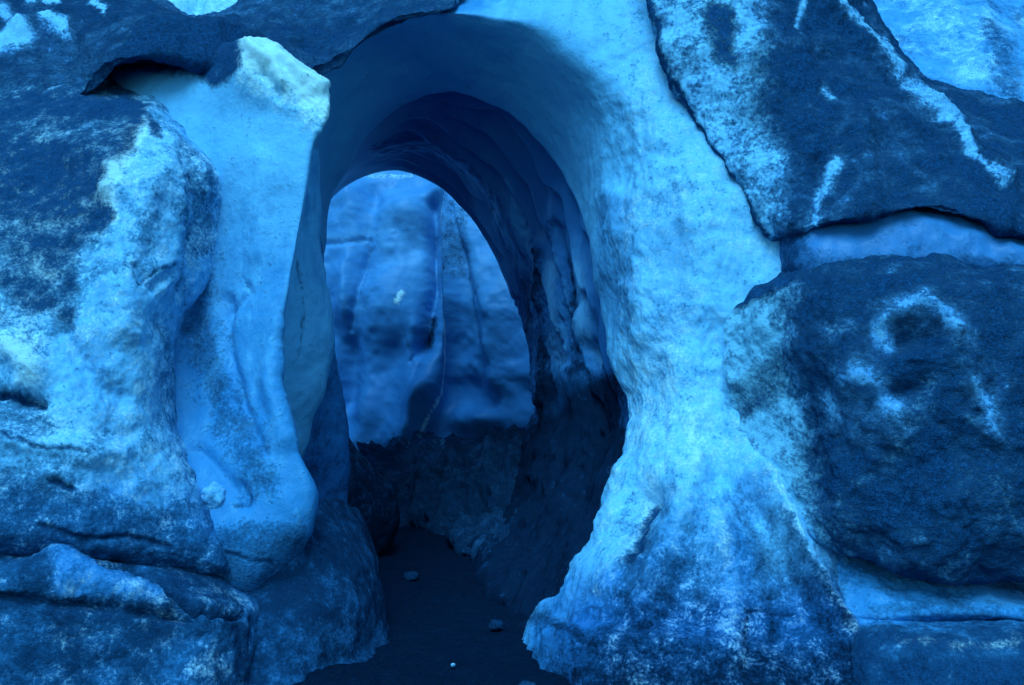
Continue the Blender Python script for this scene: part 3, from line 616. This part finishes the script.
# ------------------------------------------------------------------ far glacier slopes
rows = []
for y, d in ((260, 8.2), (170, 8.6), (110, 9.2), (60, 10.2), (10, 11.5), (-60, 13), (-130, 15)):
    rows.append([(x, y + (x - 950) * .12, d) for x in (780, 850, 900, 950, 1000, 1060, 1150, 1300, 1500)])
s = Sheet(rows, 200, 300); s.rough(.8, .25, 4, 161); s.rough(4, .06, 4, 162)
s.ash += .2; s.mottle('ash', 2.2, .35, 163, stretch=(1.3, 1.3, .7)); s.mottle('ash', 7, .2, 164); s.frost += .2; s.mottle('frost', 3, .5, 165, stretch=(1.5, 1.5, .6)); s.mottle('tone', 2, .5, 166); s.tone -= .25
s.paint_poly('ash', [(780,300),(780,20),(930,75),(960,95),(1010,103),(1100,110),(1600,180),(1600,300)], .85, 8)
s.paint_line('ash', [(985,40),(1000,60),(1015,90)], .55, 12); s.paint_line('ash', [(840,0),(900,60)], .5, 14); s.paint_line('frost', [(905,0),(920,15),(955,50)], .6, 12, .7); s.paint_line('frost', [(985,20),(965,70)], .6, 8, .7); s.paint_line('ash', [(905,0),(920,15),(965,70)], .12, 14, .7)
tag(s.build('glacier', M_snow), 'bright glacier slope behind the right ridge', kind='structure')
rows = []
for y, d in ((70, 14.8), (30, 15.6), (0, 16.6), (-60, 19), (-140, 23)):
    rows.append([(x, y, d) for x in (-400, -100, 100, 160, 190, 220, 260, 340, 500)])
s = Sheet(rows, 120, 240); s.rough(.9, .3, 4, 171); s.rough(4, .05, 4, 172); s.frost += .6
s.ridge([(190,20),(200,-30)], 8, -.3); s.paint_poly('clear', [(188,-20),(240,-20),(240,40),(188,40)], .4, 3)
tag(s.build('glacier', M_snow), 'bright glacier slope seen in the notch at the upper left', kind='structure')

# ------------------------------------------------------------------ ground
gx = np.concatenate([[-300, -120, -50, -20, -8], np.linspace(-4, 4, 260), [8, 20, 50, 120, 300]])
gy = np.concatenate([[-300, -120, -50, -20, -6, 0], np.linspace(3, 14, 340), [20, 50, 120, 300]])
GX, GY = np.meshgrid(gx, gy, indexing='ij')
G = np.stack([GX, GY, np.zeros_like(GX)], -1)
near = np.exp(-np.clip(np.abs(GX) - 4, 0, None)) * np.exp(-np.clip(np.abs(GY - 8) - 7, 0, None))
G[..., 2] = (.05 * fbm(G, 1.2, 4, 181) + .022 * fbm(G, 8, 4, 182, .6)) * near - .02
me = bpy.data.meshes.new('ground'); nu, nv = GX.shape; G[..., 2] += near * .03 * np.clip(fbm(G, 20, 3, 183, .6), 0, 1); idx = np.arange(nu * nv).reshape(nu, nv)
q = np.stack([idx[:-1, :-1], idx[1:, :-1], idx[1:, 1:], idx[:-1, 1:]], -1).reshape(-1, 4)
me.from_pydata(G.reshape(-1, 3).tolist(), [], q.tolist()); me.polygons.foreach_set('use_smooth', np.ones(len(q), bool))
ca = me.color_attributes.new('paint', 'FLOAT_COLOR', 'POINT'); ca.data.foreach_set('color', np.tile(np.array([.9, 0, 0, .5], np.float32), nu * nv))
me.materials.append(M_floor); g = bpy.data.objects.new('ground', me); C.objects.link(g); tag(g, 'dark gravel floor running into the cave', kind='structure')

for (px, py, size, ash, fr, clear_shade, lab) in ((411, 574, .055, .8, .1, .5, 'small grey frosted ice chunk lying on the path by the black wedge'),
        (453, 662, .012, .2, .5, 0, 'tiny white ice chip alone in the middle of the path'),
        (528, 686, .05, .75, .1, .4, 'grey ice chunk at the near foot of the right wall'),
        (497, 622, .045, .85, .05, .5, 'dark ice chunk where the path narrows on its right side'),
        (470, 549, .06, .75, .1, .5, 'dark ice chunk against the rubble heap at the end of the path')):
    o = lump('ice_chunk', px, py + 3, floor_d(py + 5), size, M_ice, int(px), ash, fr, clear_shade, None, (1.1, 1, .7), 0)
    tag(o, lab, 'ice chunk', 'ice chunks along the path')

# ------------------------------------------------------------------ camera, light, sky
cam = bpy.data.cameras.new('camera'); cam.sensor_width = 36; cam.lens = F * 36 / 1024; cam.clip_end = 2000; cam.clip_start = .05
co = bpy.data.objects.new('camera', cam); C.objects.link(co); co.location = (0, 0, H); co.rotation_euler = (radians(90), 0, 0)
bpy.context.scene.camera = co

EL, AZ = radians(58), radians(193)     # sun height; direction it comes from, clockwise from +Y (behind the camera, to the left)
sun = bpy.data.lights.new('sun', 'SUN'); sun.energy = 3.6; sun.angle = radians(40); sun.color = (.27, .675, 1.0)
so = bpy.data.objects.new('sun', sun); C.objects.link(so)
so.rotation_euler = (radians(90) - EL, 0, math.pi - AZ); so.location = (0, -5, 12)
w = bpy.data.worlds.new('World'); bpy.context.scene.world = w; w.use_nodes = True
N, L = w.node_tree.nodes, w.node_tree.links
sky = N.new('ShaderNodeTexSky'); sky.sky_type = 'NISHITA'; sky.sun_disc = False; sky.sun_elevation = EL; sky.sun_rotation = AZ
mx = N.new('ShaderNodeMix'); mx.data_type = 'RGBA'; mx.blend_type = 'MULTIPLY'; mx.inputs[0].default_value = 1; mx.inputs[7].default_value = (.40, 1.01, 1.14, 1)
L.new(sky.outputs[0], mx.inputs[6]); L.new(mx.outputs[2], N['Background'].inputs[0]); N['Background'].inputs[1].default_value = .14
sc = bpy.context.scene
sc.view_settings.view_transform = 'Standard'; sc.view_settings.look = 'None'; sc.view_settings.exposure = 0
sc.render.engine = 'CYCLES'; sc.cycles.max_bounces = 8; sc.cycles.diffuse_bounces = 5
